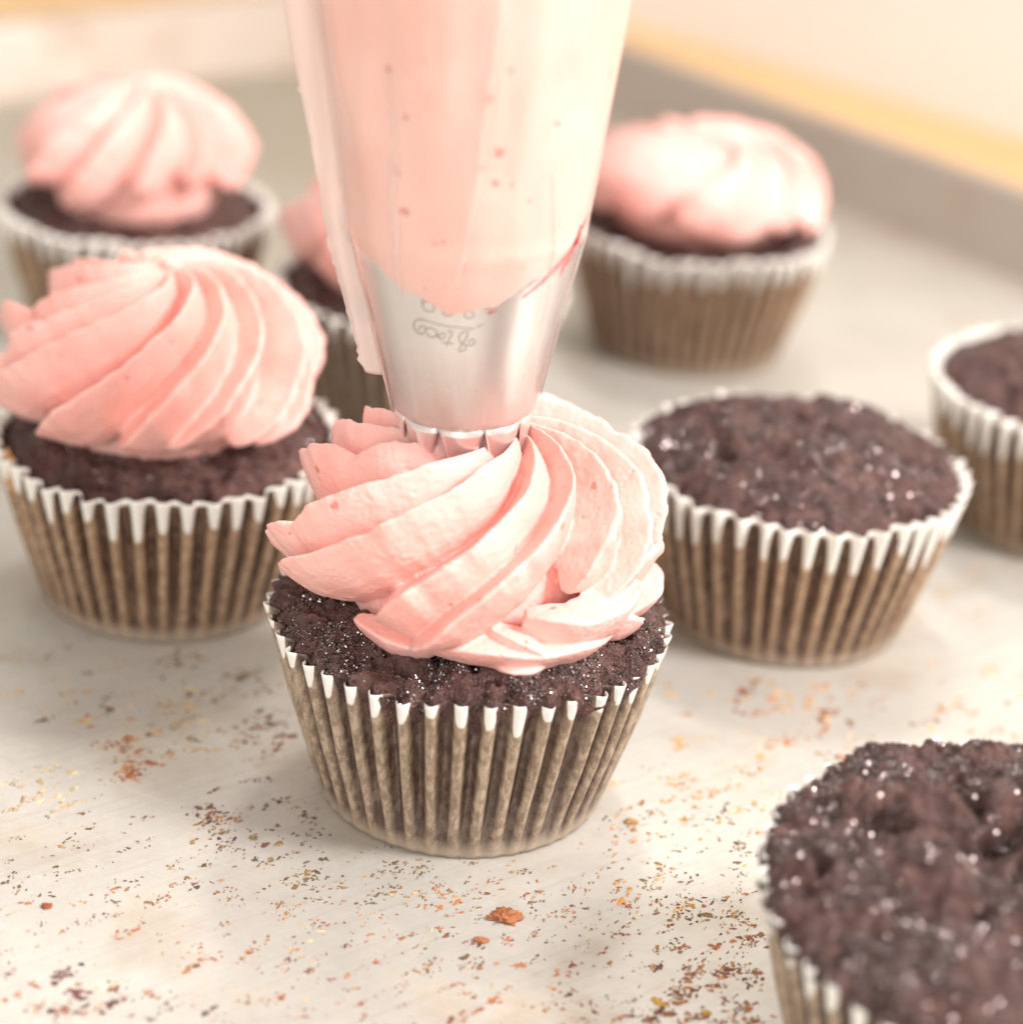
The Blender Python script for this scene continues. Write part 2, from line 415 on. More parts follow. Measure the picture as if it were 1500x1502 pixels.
SEC = [(-1.15, -.7), (-1.10, -.15), (-.90, .20), (-.55, .50), (-.15, .78), (.20, .98), (.36, 1.05), (.46, .98), (.52, .68), (.60, .25), (.72, -.2), (.85, -.7), (0, -1.0)]
def make_frosting(parent, prof, seed, n=13, twist=115, a0=0, voxel=.05, mat=None, extra=None, wid=1.0, hei=1.0, ctr=(0, 0), core_top=None, squash=1.0, tipkick=.12, srange=(.86, 1.0), split=None, stop=None):
    rs = np.random.RandomState(seed)
    pr = np.array(prof)               # rows s, r, z
    ss = np.linspace(0, 1, 60)
    def sm(col):
        y = np.interp(ss, pr[:, 0], pr[:, col])
        for _ in range(5): y = np.convolve(np.pad(y, 2, mode='reflect', reflect_type='odd'), np.ones(5) / 5, 'valid')
        return y
    rr, zz = sm(1), sm(2)
    V = []; Fc = []
    # core
    nc = 64; base = 0
    sc = .86
    pts = [(0.001, pr[0, 2] - .05 if core_top is None else core_top)] + [(max(.02, r * sc - .06), z - .12) for r, z in zip(rr[::3], zz[::3])] + [(rr[-1] * .8, zz[-1] - .35), (0.001, zz[-1] - .38)]
    for (r, z) in pts:
        for k in range(nc):
            a = 2 * math.pi * k / nc; V.append(np.array((r * math.cos(a) + ctr[0], r * math.sin(a) * squash + ctr[1], z)))
    f = gridf(len(pts), nc); Fc += [tuple(reversed(x)) for x in f]
    pieces = []
    for k in range(n):
        a = math.radians(a0) + 2 * math.pi * (k + rs.uniform(-.12, .12)) / n
        tw = math.radians(twist) * (1 + rs.uniform(-.08, .08)); send = rs.uniform(*srange)
        if stop is not None and math.cos(a - tw - math.radians(stop)) > .62: send *= rs.uniform(.74, .82)
        cut = None
        if split is not None:
            for sp in (split, split - 360, split + 360):
                x = (a - math.radians(sp + rs.uniform(-5, 5))) / tw
                if x > 0:
                    x = x ** (1 / .85)
                    if .30 < x < send - .06: cut = x
        if cut is None: pieces.append((k, a, tw, 0.0, send, tipkick * rs.uniform(.3, 1.3), .14))
        else:
            pieces.append((k, a, tw, 0.0, cut, .24 * rs.uniform(.5, 1.3), .20)); pieces.append((k, a, tw, cut - .10, send, tipkick, .14))
    for (k, a, tw, sa, send, kick, tl) in pieces:
        m = max(20, int(70 * (send - sa))); s = np.linspace(sa, send, m); u = (s - sa) / (send - sa)
        r = np.interp(s, ss, rr); z = np.interp(s, ss, zz)
        r = r * (1 + rs.uniform(-.03, .03)) + .02 * np.sin(s * 9 + rs.uniform(0, 6))
        th = a - tw * s ** .85 + .035 * np.sin(s * 8 + rs.uniform(0, 6)) * s
        q3 = np.stack([s * 26, 0 * s + k * 3.3 + seed, 0 * s], -1); rag = pnoise(q3)
        endk = np.clip(1 - (send - s) / tl, 0, 1)
        stk = np.clip(1 - (s - sa) / .08, 0, 1) if sa > 0 else 0 * s
        r = r + kick * endk ** 1.3 - .12 * stk
        z = z + rs.uniform(0, .10) * endk + .03 * np.sin(s * 7 + rs.uniform(0, 6))
        P = np.stack([r * np.cos(th) + ctr[0], r * np.sin(th) * squash + ctr[1], z], -1)
        rb = np.interp(s, ss, rr); dr = np.gradient(rb); dz = np.gradient(np.interp(s, ss, zz))
        ln = np.hypot(dr, dz) + 1e-9; nr_, nz_ = -dz / ln, dr / ln
        Nn = np.stack([nr_ * np.cos(th), nr_ * np.sin(th), nz_], -1)
        w = wid * (.15 + .44 * np.clip(rb / 2.6, 0, 1.1)) * (1 + .05 * np.sin(s * 11 + k))
        w = w * (1 - .86 * endk ** 1.7) * (1 - .6 * stk)
        h = hei * (.20 + .44 * np.clip(rb / 2.2, 0, 1)) * (1 - .74 * endk ** 1.5) * rs.uniform(.88, 1.16) * (1 - .7 * stk)
        h = h * (1 + .02 * np.sin(s * 23 + rs.uniform(0, 6)) + .13 * rag * np.clip(s * 1.5, 0, 1))
        w = w * rs.uniform(.82, 1.15) * (1 + .10 * np.roll(rag, 5))
        sweep_petal(V, Fc, P, Nn, w, h, SEC)
    if extra:
        for (path, w, h) in extra:
            P = np.array(path, float)
            tt = np.linspace(0, 1, 30); t0 = np.linspace(0, 1, len(P))
            P = np.stack([np.interp(tt, t0, P[:, c]) for c in range(3)], -1)
            for _ in range(3): P[1:-1] = (P[:-2] + P[1:-1] * 2 + P[2:]) / 4
            c0 = np.array((ctr[0], ctr[1], 4.2)); Nn = P - c0; Nn /= np.linalg.norm(Nn, axis=1)[:, None]
            en = np.sin(np.pi * np.clip(tt * .94 + .03, 0, 1)) ** .45
            sweep_petal(V, Fc, P, Nn, w * en, h * en, SEC)
    tmp = bpy.data.meshes.new('tmp'); tmp.from_pydata([tuple(map(float, v)) for v in V], [], Fc); tmp.update()
    to = bpy.data.objects.new('tmp', tmp); COL.objects.link(to)
    md = to.modifiers.new('r', 'REMESH'); md.mode = 'VOXEL'; md.voxel_size = voxel
    sm_ = to.modifiers.new('s', 'SMOOTH'); sm_.factor = .5; sm_.iterations = 1
    dg = bpy.context.evaluated_depsgraph_get(); dg.update()
    me = bpy.data.meshes.new_from_object(to.evaluated_get(dg)); 
    bpy.data.objects.remove(to); bpy.data.meshes.remove(tmp)
    nv = len(me.vertices); co = np.empty(nv * 3, dtype=np.float32); me.vertices.foreach_get('co', co); co = co.reshape(-1, 3).astype(float)
    no = np.empty(nv * 3, dtype=np.float32); me.vertices.foreach_get('normal', no); no = no.reshape(-1, 3)
    d = .018 * fbm(co + seed, .7, 2) + .008 * fbm(co + seed, .11, 2, 3)
    pit = np.clip(pnoise((co + seed) / .10) - .62, 0, 1) * -.10
    co += no * (d + pit)[:, None]
    me.vertices.foreach_set('co', (co * CM).astype(np.float32).ravel())
    me.polygons.foreach_set('use_smooth', [True] * len(me.polygons)); me.materials.clear(); me.materials.append(mat or M_FROST); me.update()
    me.name = 'frosting'
    o = bpy.data.objects.new('frosting', me); COL.objects.link(o); o.parent = parent
    return o

# ------------------------------------------------------------------ the setting
# table under the tray
def mat_wood():
    m, t, b = nt('yellow_wood'); c = N(t, 'ShaderNodeTexCoord'); mp = rotstretch(t, c, math.radians(50), (6, 60, 60))
    n1 = noise(t, mp.outputs[0], 1.2, 5, .6).outputs[0]
    L(t, ramp(t, n1, [(.3, (.66, .40, .17)), (.7, (.80, .54, .27))]), b.inputs['Base Color']); b.inputs['Roughness'].default_value = .45
    return m
M_WOOD = mat_wood()
M_WALL = mat_simple('cream_paint', (.90, .885, .86), .6, 0, .03, .1, .01)
t_ = mk('table_top', [(-150, -60, -.35), (150, -60, -.35), (150, 260, -.35), (-150, 260, -.35), (-150, -60, -4), (150, -60, -4), (150, 260, -4), (-150, 260, -4)],
        [(0, 1, 2, 3), (7, 6, 5, 4), (0, 4, 5, 1), (1, 5, 6, 2), (2, 6, 7, 3), (3, 7, 4, 0)], M_WOOD, smooth=False); t_['kind'] = 'structure'

# tray frame: corner, direction along the right wall, along the left wall
CORN = np.array((-4.9, 87.4)); DR = np.array((.650, -.760)); DR /= np.linalg.norm(DR); DL = np.array((-DR[1], DR[0])) * -1
# DL must point down-left along the left wall
if DL[0] > 0: DL = -DL
def tp(a, b, z): p = CORN + DR * a + DL * b; return (p[0], p[1], z)
tray = empty('baking_tray', (0, 0, 0), 'worn aluminium baking tray speckled with baked-on crumbs under all the cupcakes', 'baking tray')
LA, LB = 96.0, 66.0
V = []; rings = []
def ring(off, z, rc):
    pts = []
    for (ca, cb, s) in ((rc, rc, 2), (LA - rc, rc, 3), (LA - rc, LB - rc, 0), (rc, LB - rc, 1)):
        for k in range(9):
            an = math.pi / 2 * (s + k / 8.0)
            a = ca + (rc + off) * math.cos(an); b_ = cb + (rc + off) * math.sin(an)
            pts.append(tp(a, b_, z))
    return pts
secs = [(-.25, 0, 1.5), (.05, .03, 1.5), (.22, .14, 1.5), (.32, .35, 1.5), (1.05, 2.35, 1.5), (1.12, 2.5, 1.5), (1.25, 2.58, 1.5), (1.50, 2.58, 1.5), (1.66, 2.50, 1.5), (1.70, 2.36, 1.5), (1.60, 2.24, 1.5), (1.42, 2.2, 1.5)]
for s_ in secs: V += ring(*s_)
nf = 36
F_ = gridf(len(secs), nf)
o = mk('tray_wall', V, F_, M_TRAYW, tray)
o.modifiers.new('t', 'SOLIDIFY').thickness = .0008
Vb = ring(-.25, 0, 1.5); n = len(Vb)
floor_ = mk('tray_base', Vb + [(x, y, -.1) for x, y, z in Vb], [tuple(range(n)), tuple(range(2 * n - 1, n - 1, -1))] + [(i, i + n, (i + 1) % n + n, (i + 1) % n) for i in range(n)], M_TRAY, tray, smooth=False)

# cream wall behind the table, parallel to the tray's right side
def px(u, v, z=0.0):
    d = Fv + Rv * ((u - 750) / FPX) - Uv * ((v - 751) / FPX)
    t = (z - CAMH) / d.z
    return Vector((0, 0, CAMH)) + d * t
w0 = px(920, 34, -.35); w1 = px(1500, 205, -.35); wd = (w0 - w1).normalized(); wn = Vector((wd.y, -wd.x, 0))
if wn.y < 0: wn = -wn
a_ = w1 - wd * 120; b_ = w0 + wd * 90
V = [tuple(a_ + Vector((0, 0, -60))), tuple(b_ + Vector((0, 0, -60))), tuple(b_ + Vector((0, 0, 120))), tuple(a_ + Vector((0, 0, 120)))]
V += [tuple(Vector(p) + wn * 6) for p in V]
wl_ = mk('wall', V, [(0, 1, 2, 3), (7, 6, 5, 4), (0, 4, 5, 1), (1, 5, 6, 2), (2, 6, 7, 3), (3, 7, 4, 0)], M_WALL, smooth=False); wl_['kind'] = 'structure'

# ------------------------------------------------------------------ cupcakes
def place(x, y, label, rz=0, group=None):
    return empty('cupcake', (x, y, 0), label, 'cupcake', group, rz)
G1, G2 = 'frosted chocolate cupcakes', 'plain chocolate cupcakes'

# the one being piped
cx, cy = -.556, 34.82
c = place(cx, cy, 'chocolate cupcake in sharp focus being piped with pink frosting under the nozzle', 0, G1)
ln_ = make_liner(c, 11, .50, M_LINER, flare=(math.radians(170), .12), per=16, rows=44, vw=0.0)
ck = make_cake(c, 4, .50, 3.36, (.05, 0), (170, 880), -.27, 1.3, lin=ln_, over=.02)
sugar(c, ck, 34000, .0125, 1)
prof = [(0, .70, 6.62), (.12, 1.0, 6.52), (.30, 1.60, 6.28), (.50, 2.20, 5.78), (.68, 2.58, 5.15), (.85, 2.74, 4.55), (1, 2.62, 4.02)]
extra = [
    ([(2.55, -.9, 5.0), (2.80, -.2, 4.85), (2.85, .5, 4.8), (2.5, 1.3, 4.9)], .42, .40),
    ([(.9, -2.45, 4.75), (1.7, -2.35, 4.6), (2.35, -1.8, 4.65), (2.75, -1.0, 4.8)], .42, .42),
    ([(-.7, -2.55, 4.15), (.2, -2.70, 4.22), (1.1, -2.55, 4.12), (1.8, -2.3, 4.2), (2.3, -1.7, 4.1)], .34, .34),
    ([(.3, -2.4, 4.5), (1.0, -2.62, 4.30), (1.45, -2.50, 4.0)], .26, .30),
    ([(1.9, -1.9, 4.55), (2.5, -1.55, 4.35), (2.75, -1.1, 4.05)], .34, .34),
    ([(2.5, -1.2, 4.25), (2.95, -.4, 4.25), (2.95, .5, 4.2), (2.5, 1.4, 4.2)], .36, .34),
    ([(-1.9, -1.9, 4.2), (-1.2, -2.3, 4.05), (-.5, -2.45, 3.98)], .28, .26),
    ([(.45, -2.62, 3.92), (.75, -2.74, 3.90), (1.05, -2.74, 3.92), (1.3, -2.62, 3.98)], .19, .17),
    ([(2.9, -.1, 5.25), (3.05, -.05, 5.0), (3.0, 0, 4.75)], .20, .20),
]
# creamy column still coming out of the nozzle
for k in range(9):
    a = 2 * math.pi * (k + .5) / 9 - .16
    extra.append(([(-.35 + .68 * math.cos(a), -.12 + .68 * math.sin(a), 7.5), (-.33 + .76 * math.cos(a - .1), -.12 + .76 * math.sin(a - .1), 6.95), (-.30 + .95 * math.cos(a - .35), -.12 + .95 * math.sin(a - .35), 6.55), (-.2 + 1.35 * math.cos(a - .7), -.1 + 1.35 * math.sin(a - .7), 6.35)], .25, .24))
make_frosting(c, prof, 21, 13, 128, 12, .029, M_FROST, extra, ctr=(-.02, -.02), core_top=7.0, split=192, hei=1.36, wid=.84, stop=-50)

# left neighbour
c = place(-7.05, 41.45, 'chocolate cupcake with tall pink swirl and dark caramel drip, at left edge of tray', 0, G1)
make_liner(c, 12, .68, M_LINER_W, per=12, vw=.7)
ck = make_cake(c, 8, .45, 3.32, (0, 0), (110, 440), -.02, 1.2)
sugar(c, ck, 4000, .014, 2)
make_frosting(c, [(0, .18, 6.72), (.15, .8, 6.60), (.34, 1.50, 6.22), (.52, 2.05, 5.70), (.7, 2.48, 5.05), (.86, 2.62, 4.50), (1, 2.50, 4.0)], 33, 13, 124, 40, .040, M_FROST, ctr=(-.18, 0), split=190, wid=.84, hei=1.34)
V = []; nr_, nc_ = 20, 28
for i in range(nr_):
    f = math.pi * i / (nr_ - 1)
    for k in range(nc_):
        a = 2 * math.pi * k / nc_; V.append((math.sin(f) * math.cos(a), math.sin(f) * math.sin(a), math.cos(f)))
V = np.array(V); V = V * (1 + .5 * fbm(V + 4, .9, 3))[:, None] * np.array((.10, .34, .42))
an = math.radians(213); V = np.stack([V[:, 0] * math.cos(an) - V[:, 1] * math.sin(an) + 3.34 * math.cos(an), V[:, 0] * math.sin(an) + V[:, 1] * math.cos(an) + 3.34 * math.sin(an), V[:, 2] + 3.12], -1)
mk('caramel_drip', V, gridf(nr_, nc_), mat_simple('caramel', (.50, .24, .07), .3, 0, .5, 8, .03), c)
# back left
c = place(-10.35, 55.8, 'blurred frosted cupcake in the far left corner beside the bright tray wall', 0, G1)
make_liner(c, 13, .70, M_LINER_W, per=8, rows=20, vw=.75)
make_cake(c, 9, .35, 3.25, (0, 0), (60, 240), .12)
make_frosting(c, [(0, .15, 6.4), (.2, .9, 6.25), (.4, 1.55, 5.85), (.6, 2.1, 5.25), (.8, 2.4, 4.6), (1, 2.45, 3.85)], 35, 11, 70, 10, .06, M_FROST_FAR, hei=1.05, wid=.85, tipkick=.6, srange=(.74, 1.0))
# middle, behind the bag
c = place(-2.62, 51.45, 'blurred frosted cupcake mostly hidden behind the piping bag', 0, G1)
make_liner(c, 14, .62, M_LINER, per=8, rows=20, vw=.7)
make_cake(c, 10, .40, 3.3, (0, 0), (60, 240), .05)
make_frosting(c, [(0, .15, 6.3), (.2, .9, 6.1), (.4, 1.8, 5.75), (.6, 2.55, 5.1), (.8, 3.0, 4.55), (1, 2.95, 3.95)], 37, 9, 110, 0, .07, M_FROST_FAR)
# back right
c = place(4.38, 57.9, 'blurred frosted cupcake with flat pale swirl nearest the brown tray wall', 0, G1)
make_liner(c, 15, .70, M_LINER_W, per=8, rows=20, vw=.75)
make_cake(c, 11, .35, 3.3, (0, 0), (60, 240), .05)
make_frosting(c, [(0, .15, 5.80), (.2, 1.3, 5.62), (.42, 2.15, 5.35), (.65, 2.80, 4.95), (.82, 3.02, 4.5), (1, 2.92, 3.95)], 39, 13, 90, 0, .06, M_FROST_FAR, hei=.62, wid=.95, tipkick=.3, srange=(.82, 1.0))
# plain ones
c = place(5.83, 42.5, 'whole unfrosted chocolate cupcake with white zigzag paper rim, right of the frosted one in focus', 0, G2)
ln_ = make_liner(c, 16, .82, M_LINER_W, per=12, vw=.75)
ck = make_cake(c, 12, .72, 3.34, (0, 0), (130, 700), -.12, 1.1, lin=ln_, over=-.05)
sugar(c, ck, 13000, .014, 3)
c = place(12.83, 48.2, 'unfrosted chocolate cupcake cut off by the right edge of the photo, farther back', 0, G2)
make_liner(c, 17, .85, M_LINER_W, per=10, rows=24)
ck = make_cake(c, 13, .6, 3.25, (.05, 0), (80, 320), -.08)
sugar(c, ck, 1500, .016, 5)
c = place(7.52, 27.45, 'unfrosted chocolate cupcake closest to the camera with sugary cracked top', 0, G2)
ln_ = make_liner(c, 18, .62, M_LINER, per=12, slope=(0, .115), vw=.3)
ck = make_cake(c, 15, .75, 3.40, (0, 0), (170, 880), -.25, 1.25, .75, lin=ln_, slope=(0, .085), over=.10, lum=.03, cracks=[([(-.55, 1.7), (-.35, 1.0), (-.1, .35), (.5, .1), (1.2, .3)], .55, .16), ([(-2.4, .9), (-1.5, .35), (-.6, .1), (-.1, .3)], .30, .20), ([(-1.6, -1.4), (-.6, -1.3), (.3, -1.7)], .30, .22)])
sugar(c, ck, 30000, .0135, 4)

# ------------------------------------------------------------------ piping bag with steel nozzle
AX0 = np.array((-.92, 34.70, 7.0)); AXD = np.array((-.045, .0, 1.0))
ey = np.array((0, 1, 0.)); ez = AXD / np.linalg.norm(AXD); ex = np.cross(ey, ez)
bag = empty('piping_bag', tuple(AX0), 'clear plastic piping bag full of pink frosting, held upright over the cupcake', 'piping bag')
def ax(r, th, z):  # local coordinates of the bag: z measured in world height
    h = (z - 7.0); return ex * (r * math.cos(th)) + ey * (r * math.sin(th)) + AXD * h
def rfilm(z): return max(rnoz(min(z, 10.65)) + .085 if z < 11.2 else 0, float(np.interp(z, [7.3, 7.6, 8.6, 10.7, 12.5, 14.5, 17, 18.5, 20, 21, 21.8, 23, 25], [1.22, 1.27, 1.50, 1.955, 2.20, 2.47, 2.75, 2.7, 1.9, .75, .42, .8, 1.5])))
def rnoz(z): return float(np.interp(z, [6.4, 6.9, 7.4, 10.65], [.80, .98, 1.13, 1.88]))
def fold(th, z):
    k = np.clip((z - 9.6) / 4, 0, 1); tw = np.clip((z - 18) / 3, 0, 1)
    return .022 * math.exp(-((z - 10.68) / .05) ** 2) + .006 * math.sin(7 * th + z) + k * (.045 * math.sin(5 * th + 1 + .10 * z) + .026 * math.sin(9 * th + .35 * z + math.sin(z)) + .013 * math.sin(21 * th - .5 * z + math.sin(1.7 * z)) + .018 * math.exp(-((th - 4.45 - .012 * (z - 12)) / .05) ** 2) - .022 * math.exp(-((th - 5.05 + .02 * (z - 12)) / .06) ** 2)) + tw * .14 * math.sin(9 * th + z * .8)
NC = 160
V = []; zs = list(np.linspace(7.42, 25, 90))
for z in zs:
    for k in range(NC):
        th = 2 * math.pi * k / NC
        zz = z
        V.append(ax(rfilm(z) + fold(th, z), th, zz))
mk('bag_film', V, gridf(len(zs), NC), M_FILM, bag)
# filling
V = []; zs = list(np.linspace(0, 1, 70)); NC2 = 160
def zbot(th):   # lower edge of the smear between nozzle and film
    d = math.degrees(th) % 360
    return .13 + float(np.interp(d, [0, 90, 180, 205, 225, 240, 262, 285, 300, 320, 340, 352, 360], [10.75, 10.6, 10.7, 10.4, 10.1, 9.85, 9.62, 9.68, 9.9, 10.15, 10.45, 10.7, 10.75])) + .035 * math.sin(th * 13 + 1) + .02 * math.sin(th * 31) + .05 * math.sin(th * 5)
for u in zs:
    for k in range(NC2):
        th = 2 * math.pi * k / NC2; zb = zbot(th)
        z = zb + (20.3 - zb) * u ** 1.3
        r = rfilm(z) + fold(th, z) - .03
        r = max(rnoz(min(z, 10.65)) + .008 + .045 * min(1, u * 30), r) if z < 11.2 else r
        V.append(ax(r, th, z))
top = len(V); V.append(ax(0, 0, 20.6))
Fc = gridf(len(zs), NC2) + [(top - NC2 + k, top - NC2 + (k + 1) % NC2, top) for k in range(NC2)]
mk('frosting_filling', V, Fc, M_FILL, bag)
# nozzle shell
noz = None
V = []; NZ = 240; rows = list(np.linspace(10.65, 7.45, 26)); NT = 9
for i, z in enumerate([10.65] + rows):
    for k in range(NZ):
        th = 2 * math.pi * k / NZ
        r = rnoz(z) + (.04 if i == 0 else 0)
        fl = np.clip((8.5 - z) / 1.0, 0, 1) ** 1.5
        r += .022 * fl * math.cos(NT * (th + .16))
        V.append(ax(r, th, z))
Fc = gridf(len(rows) + 1, NZ)
o0 = (len(rows)) * NZ
# the teeth: each narrows to a blunt point and leans inward
nr_t = 9; per = NZ // NT
shift = int(round((math.pi / NT * 0 - .16) / (2 * math.pi) * NZ)) % NZ
start = len(V)
for tth in range(NT):
    cen = 2 * math.pi * tth / NT - .16
    rowsidx = []
    for j in range(nr_t + 1):
        u = j / nr_t; hw = math.pi / NT * ((1 - u) ** .75 * .96 + .04); z = 7.45 - 1.2 * u
        row = []
        for q in range(9):
            a = cen + hw * (q - 4) / 4
            base_r = rnoz(7.45) - .27 * u ** 1.35
            r = base_r + .028 * math.cos(NT * (a - cen)) * (1 - u * .5)
            row.append(len(V)); V.append(ax(r, a, z))
        rowsidx.append(row)
    for j in range(nr_t):
        for q in range(8):
            Fc.append((rowsidx[j][q], rowsidx[j][q + 1], rowsidx[j + 1][q + 1], rowsidx[j + 1][q]))
noz = mk('nozzle', V, [tuple(reversed(f)) for f in Fc], M_STEEL, bag)
sd = noz.modifiers.new('sheet', 'SOLIDIFY'); sd.thickness = .028 * CM; sd.offset = -1

# thin greasy smear of frosting between nozzle and film
V = []; A = []; zs = np.linspace(7.5, 10.2, 40)
for z in zs:
    for k in range(NC):
        th = 2 * math.pi * k / NC; V.append(ax(rnoz(z) + .045, th, z))
        streak = .5 + .5 * math.sin(9 * th + .6 * math.sin(2 * z)) * math.sin(23 * th + z)
        A.append(float(np.clip((9.3 - z) / 1.5, .18, 1)) * (.75 + .35 * streak))
mk('frosting_smear', V, gridf(len(zs), NC), mat_film('smeared_buttercream', .50, (.96, .68, .60), .4, True), bag, {'fade': A})

# lettering pressed into the steel, upside down as it stands
strokes = [
    [(960, 455), (800, 445), (640, 437), (500, 415), (420, 400), (340, 410), (295, 460), (300, 530), (340, 565), (400, 570), (440, 530), (440, 485), (400, 470), (360, 495), (352, 535)],
    [(440, 505), (480, 480), (530, 480), (570, 520), (560, 560), (510, 590), (460, 570), (455, 545)],
    [(570, 540), (580, 580), (610, 595), (650, 570), (660, 530), (620, 520), (590, 560)],
    [(680, 510), (700, 485), (740, 490), (690, 600), (665, 665)], [(620, 625), (740, 632)],
    [(890, 480), (840, 490), (800, 540), (800, 600), (850, 630), (880, 640), (870, 690), (840, 712), (790, 712), (830, 640), (880, 560), (900, 490)],
    [(880, 640), (940, 645), (970, 610), (960, 570), (920, 580), (900, 610)], [(985, 440), (1060, 400)],
    [(500, 70), (430, 110), (400, 180), (400, 240), (430, 290), (480, 305), (530, 280), (540, 240), (510, 195), (450, 190), (405, 215)],
    [(620, 280), (640, 320), (700, 330), (745, 300), (735, 250), (660, 150), (620, 90), (750, 90)],
    [(905, 262), (860, 280), (850, 310), (880, 338), (920, 340), (960, 310), (950, 275), (905, 262), (855, 215), (860, 140), (910, 95), (965, 130), (970, 200), (905, 262)],
]
V = []; Fc = []
for st in strokes:
    P = np.array(st, float); P2 = [P[0]]
    tt = np.linspace(0, len(P) - 1, (len(P) - 1) * 5 + 1)
    P = np.stack([np.interp(tt, np.arange(len(P)), P[:, k]) for k in (0, 1)], -1)
    for _ in range(4): P[1:-1] = (P[:-2] + 2 * P[1:-1] + P[2:]) / 4
    W3 = []
    for (a, b_) in P:
        uu = (570 + a / 7.5 - 679) / 88.5; vv = -(b_ / 7.5 + 420 - 490) / 88.5 / .92
        z = 9.28 + vv + .02; r = rnoz(z) + .004; th = -math.pi / 2 + uu / r
        W3.append(ax(r, th, z))
    W3 = np.array(W3); T = np.gradient(W3, axis=0); T /= np.linalg.norm(T, axis=1)[:, None] + 1e-9
    Nn = W3.copy(); Nn[:, 2] = 0; Nn /= np.linalg.norm(Nn, axis=1)[:, None]; B = np.cross(T, Nn)
    base = len(V)
    for i in range(len(W3)):
        for q in range(6):
            an = 2 * math.pi * q / 6; V.append(W3[i] + B[i] * .010 * math.cos(an) + Nn[i] * .012 * math.sin(an))
    for i in range(len(W3) - 1):
        for q in range(6):
            Fc.append((base + i * 6 + q, base + i * 6 + (q + 1) % 6, base + (i + 1) * 6 + (q + 1) % 6, base + (i + 1) * 6 + q))
mk('pressed_lettering', V, Fc, mat_simple('pressed_steel', (.36, .33, .29), .35, 1.0, .05, 2, 0), noz)

# welded side seam: a flat fin with a ragged cut edge
V = []; Fc = []; nrow = 170
zs = np.linspace(7.95, 21, nrow)
rag = np.random.RandomState(4)
for i, z in enumerate(zs):
    wv = float(np.interp(z, [8, 10.5, 14, 21], [.31, .36, .50, .5])) + .015 * math.sin(z * .9)
    burr = (.06 * rag.rand() ** 4) * (1 if rag.rand() < .5 else -.4)
    ri = rfilm(z) + fold(math.pi, z) + .02
    if z > 18: ri = rfilm(z) + .1
    cols = [ri - .05, ri + .02, ri + wv * .33, ri + wv * .66, ri + wv - .02, ri + wv + burr]
    for q, r in enumerate(cols):
        p = ax(r, math.pi, z); p = p + ey * (-.04 * math.sin(q * 1.1 + z * .8) - .10 * (z < 9) * 0)
        V.append(p)
Fc = gridf(nrow, 6, False)
sm_o = mk('side_seam', V, Fc, M_SEAM, bag); sm_o.modifiers.new('t', 'SOLIDIFY').thickness = .02 * CM
M_CREASE = mat_film('folded_film_crease', .30, (1.0, .92, .86), .3)
def crease(pts, w, h):
    V = []; n = 90; P = np.array(pts, float); tt = np.linspace(0, 1, n); t0 = np.linspace(0, 1, len(P))
    d = np.interp(tt, t0, P[:, 0]); z = np.interp(tt, t0, P[:, 1])
    for i in range(n):
        ww = w * (.25 + .75 * math.sin(math.pi * min(1, tt[i] * 1.1 + .05)) ** .5) * (1 + .2 * math.sin(i * .31)); dd = d[i] + .5 * math.sin(i * .13)
        for q in range(7):
            x = (q - 3) / 3; th = math.radians(dd) + x * ww / rfilm(z[i])
            V.append(ax(rfilm(z[i]) + fold(th, z[i]) + .004 + h * (1 - x * x), th, z[i]))
    mk('film_crease', V, gridf(n, 7, False), M_CREASE, bag)
crease([(237, 9.9), (239, 11.3), (241, 12.6), (240, 13.6)], .085, .035)
crease([(268, 10.2), (277, 12.0), (282, 14.5), (284, 17)], .05, .03)
crease([(196, 10.4), (199, 12.0), (204, 14.5), (205, 17.5)], .07, .04)
crease([(218, 12.2), (214, 13.6), (212, 16.5)], .04, .03)
crease([(322, 8.4), (318, 10.5), (312, 12.0)], .05, .03)
# jam pressed against the film at the right
V = []; Fc = []
def jam(pts, w):
    base = len(V); n = len(pts)
    for i, (d, z) in enumerate(pts):
        ww = w * (.35 + .65 * math.sin(math.pi * (i + .5) / n)) * (1 + .35 * math.sin(i * 2.3))
        for q in (-1, 0, 1):
            zz = z + q * ww; V.append(ax(rfilm(zz) + fold(math.radians(d), zz) - .012 + .006 * (q == 0), math.radians(d), zz))
    for i in range(n - 1):
        for q in (0, 1): Fc.append((base + i * 3 + q, base + (i + 1) * 3 + q, base + (i + 1) * 3 + q + 1, base + i * 3 + q + 1))
jam([(302 + k * 2.0, 9.93 + k * .038 + (.25 * (k / 22) ** 3)) for k in range(23)], .055)
jam([(326 + k * 2.0, 10.2 + k * .09) for k in range(8)], .16)
jam([(284 + k * 1.5, 9.72 + k * .012) for k in range(4)], .03)
jam([(352 + k, 10.05 + k * .05) for k in range(7)], .12)
mk('jam_streak', V, Fc, M_JAM, bag)
V = []; Fc = []
for (d, z, w) in ((285, 12.45, .075), (284, 11.95, .05), (291, 11.9, .03), (280, 13.3, .06), (262, 10.95, .03), (258, 10.9, .025), (252, 10.1, .022), (278, 12.2, .04), (300, 11.6, .03), (240, 13.6, .05), (247, 12.9, .04), (272, 10.5, .02), (310, 12.8, .04)):
    jam([(d - w * 22 + k * w * 11, z + .35 * w * math.sin(d + k)) for k in range(5)], w)
mk('berry_bits', V, Fc, mat_simple('berry_pulp', (.74, .22, .17), .35, 0, .3, 9, .01), bag)

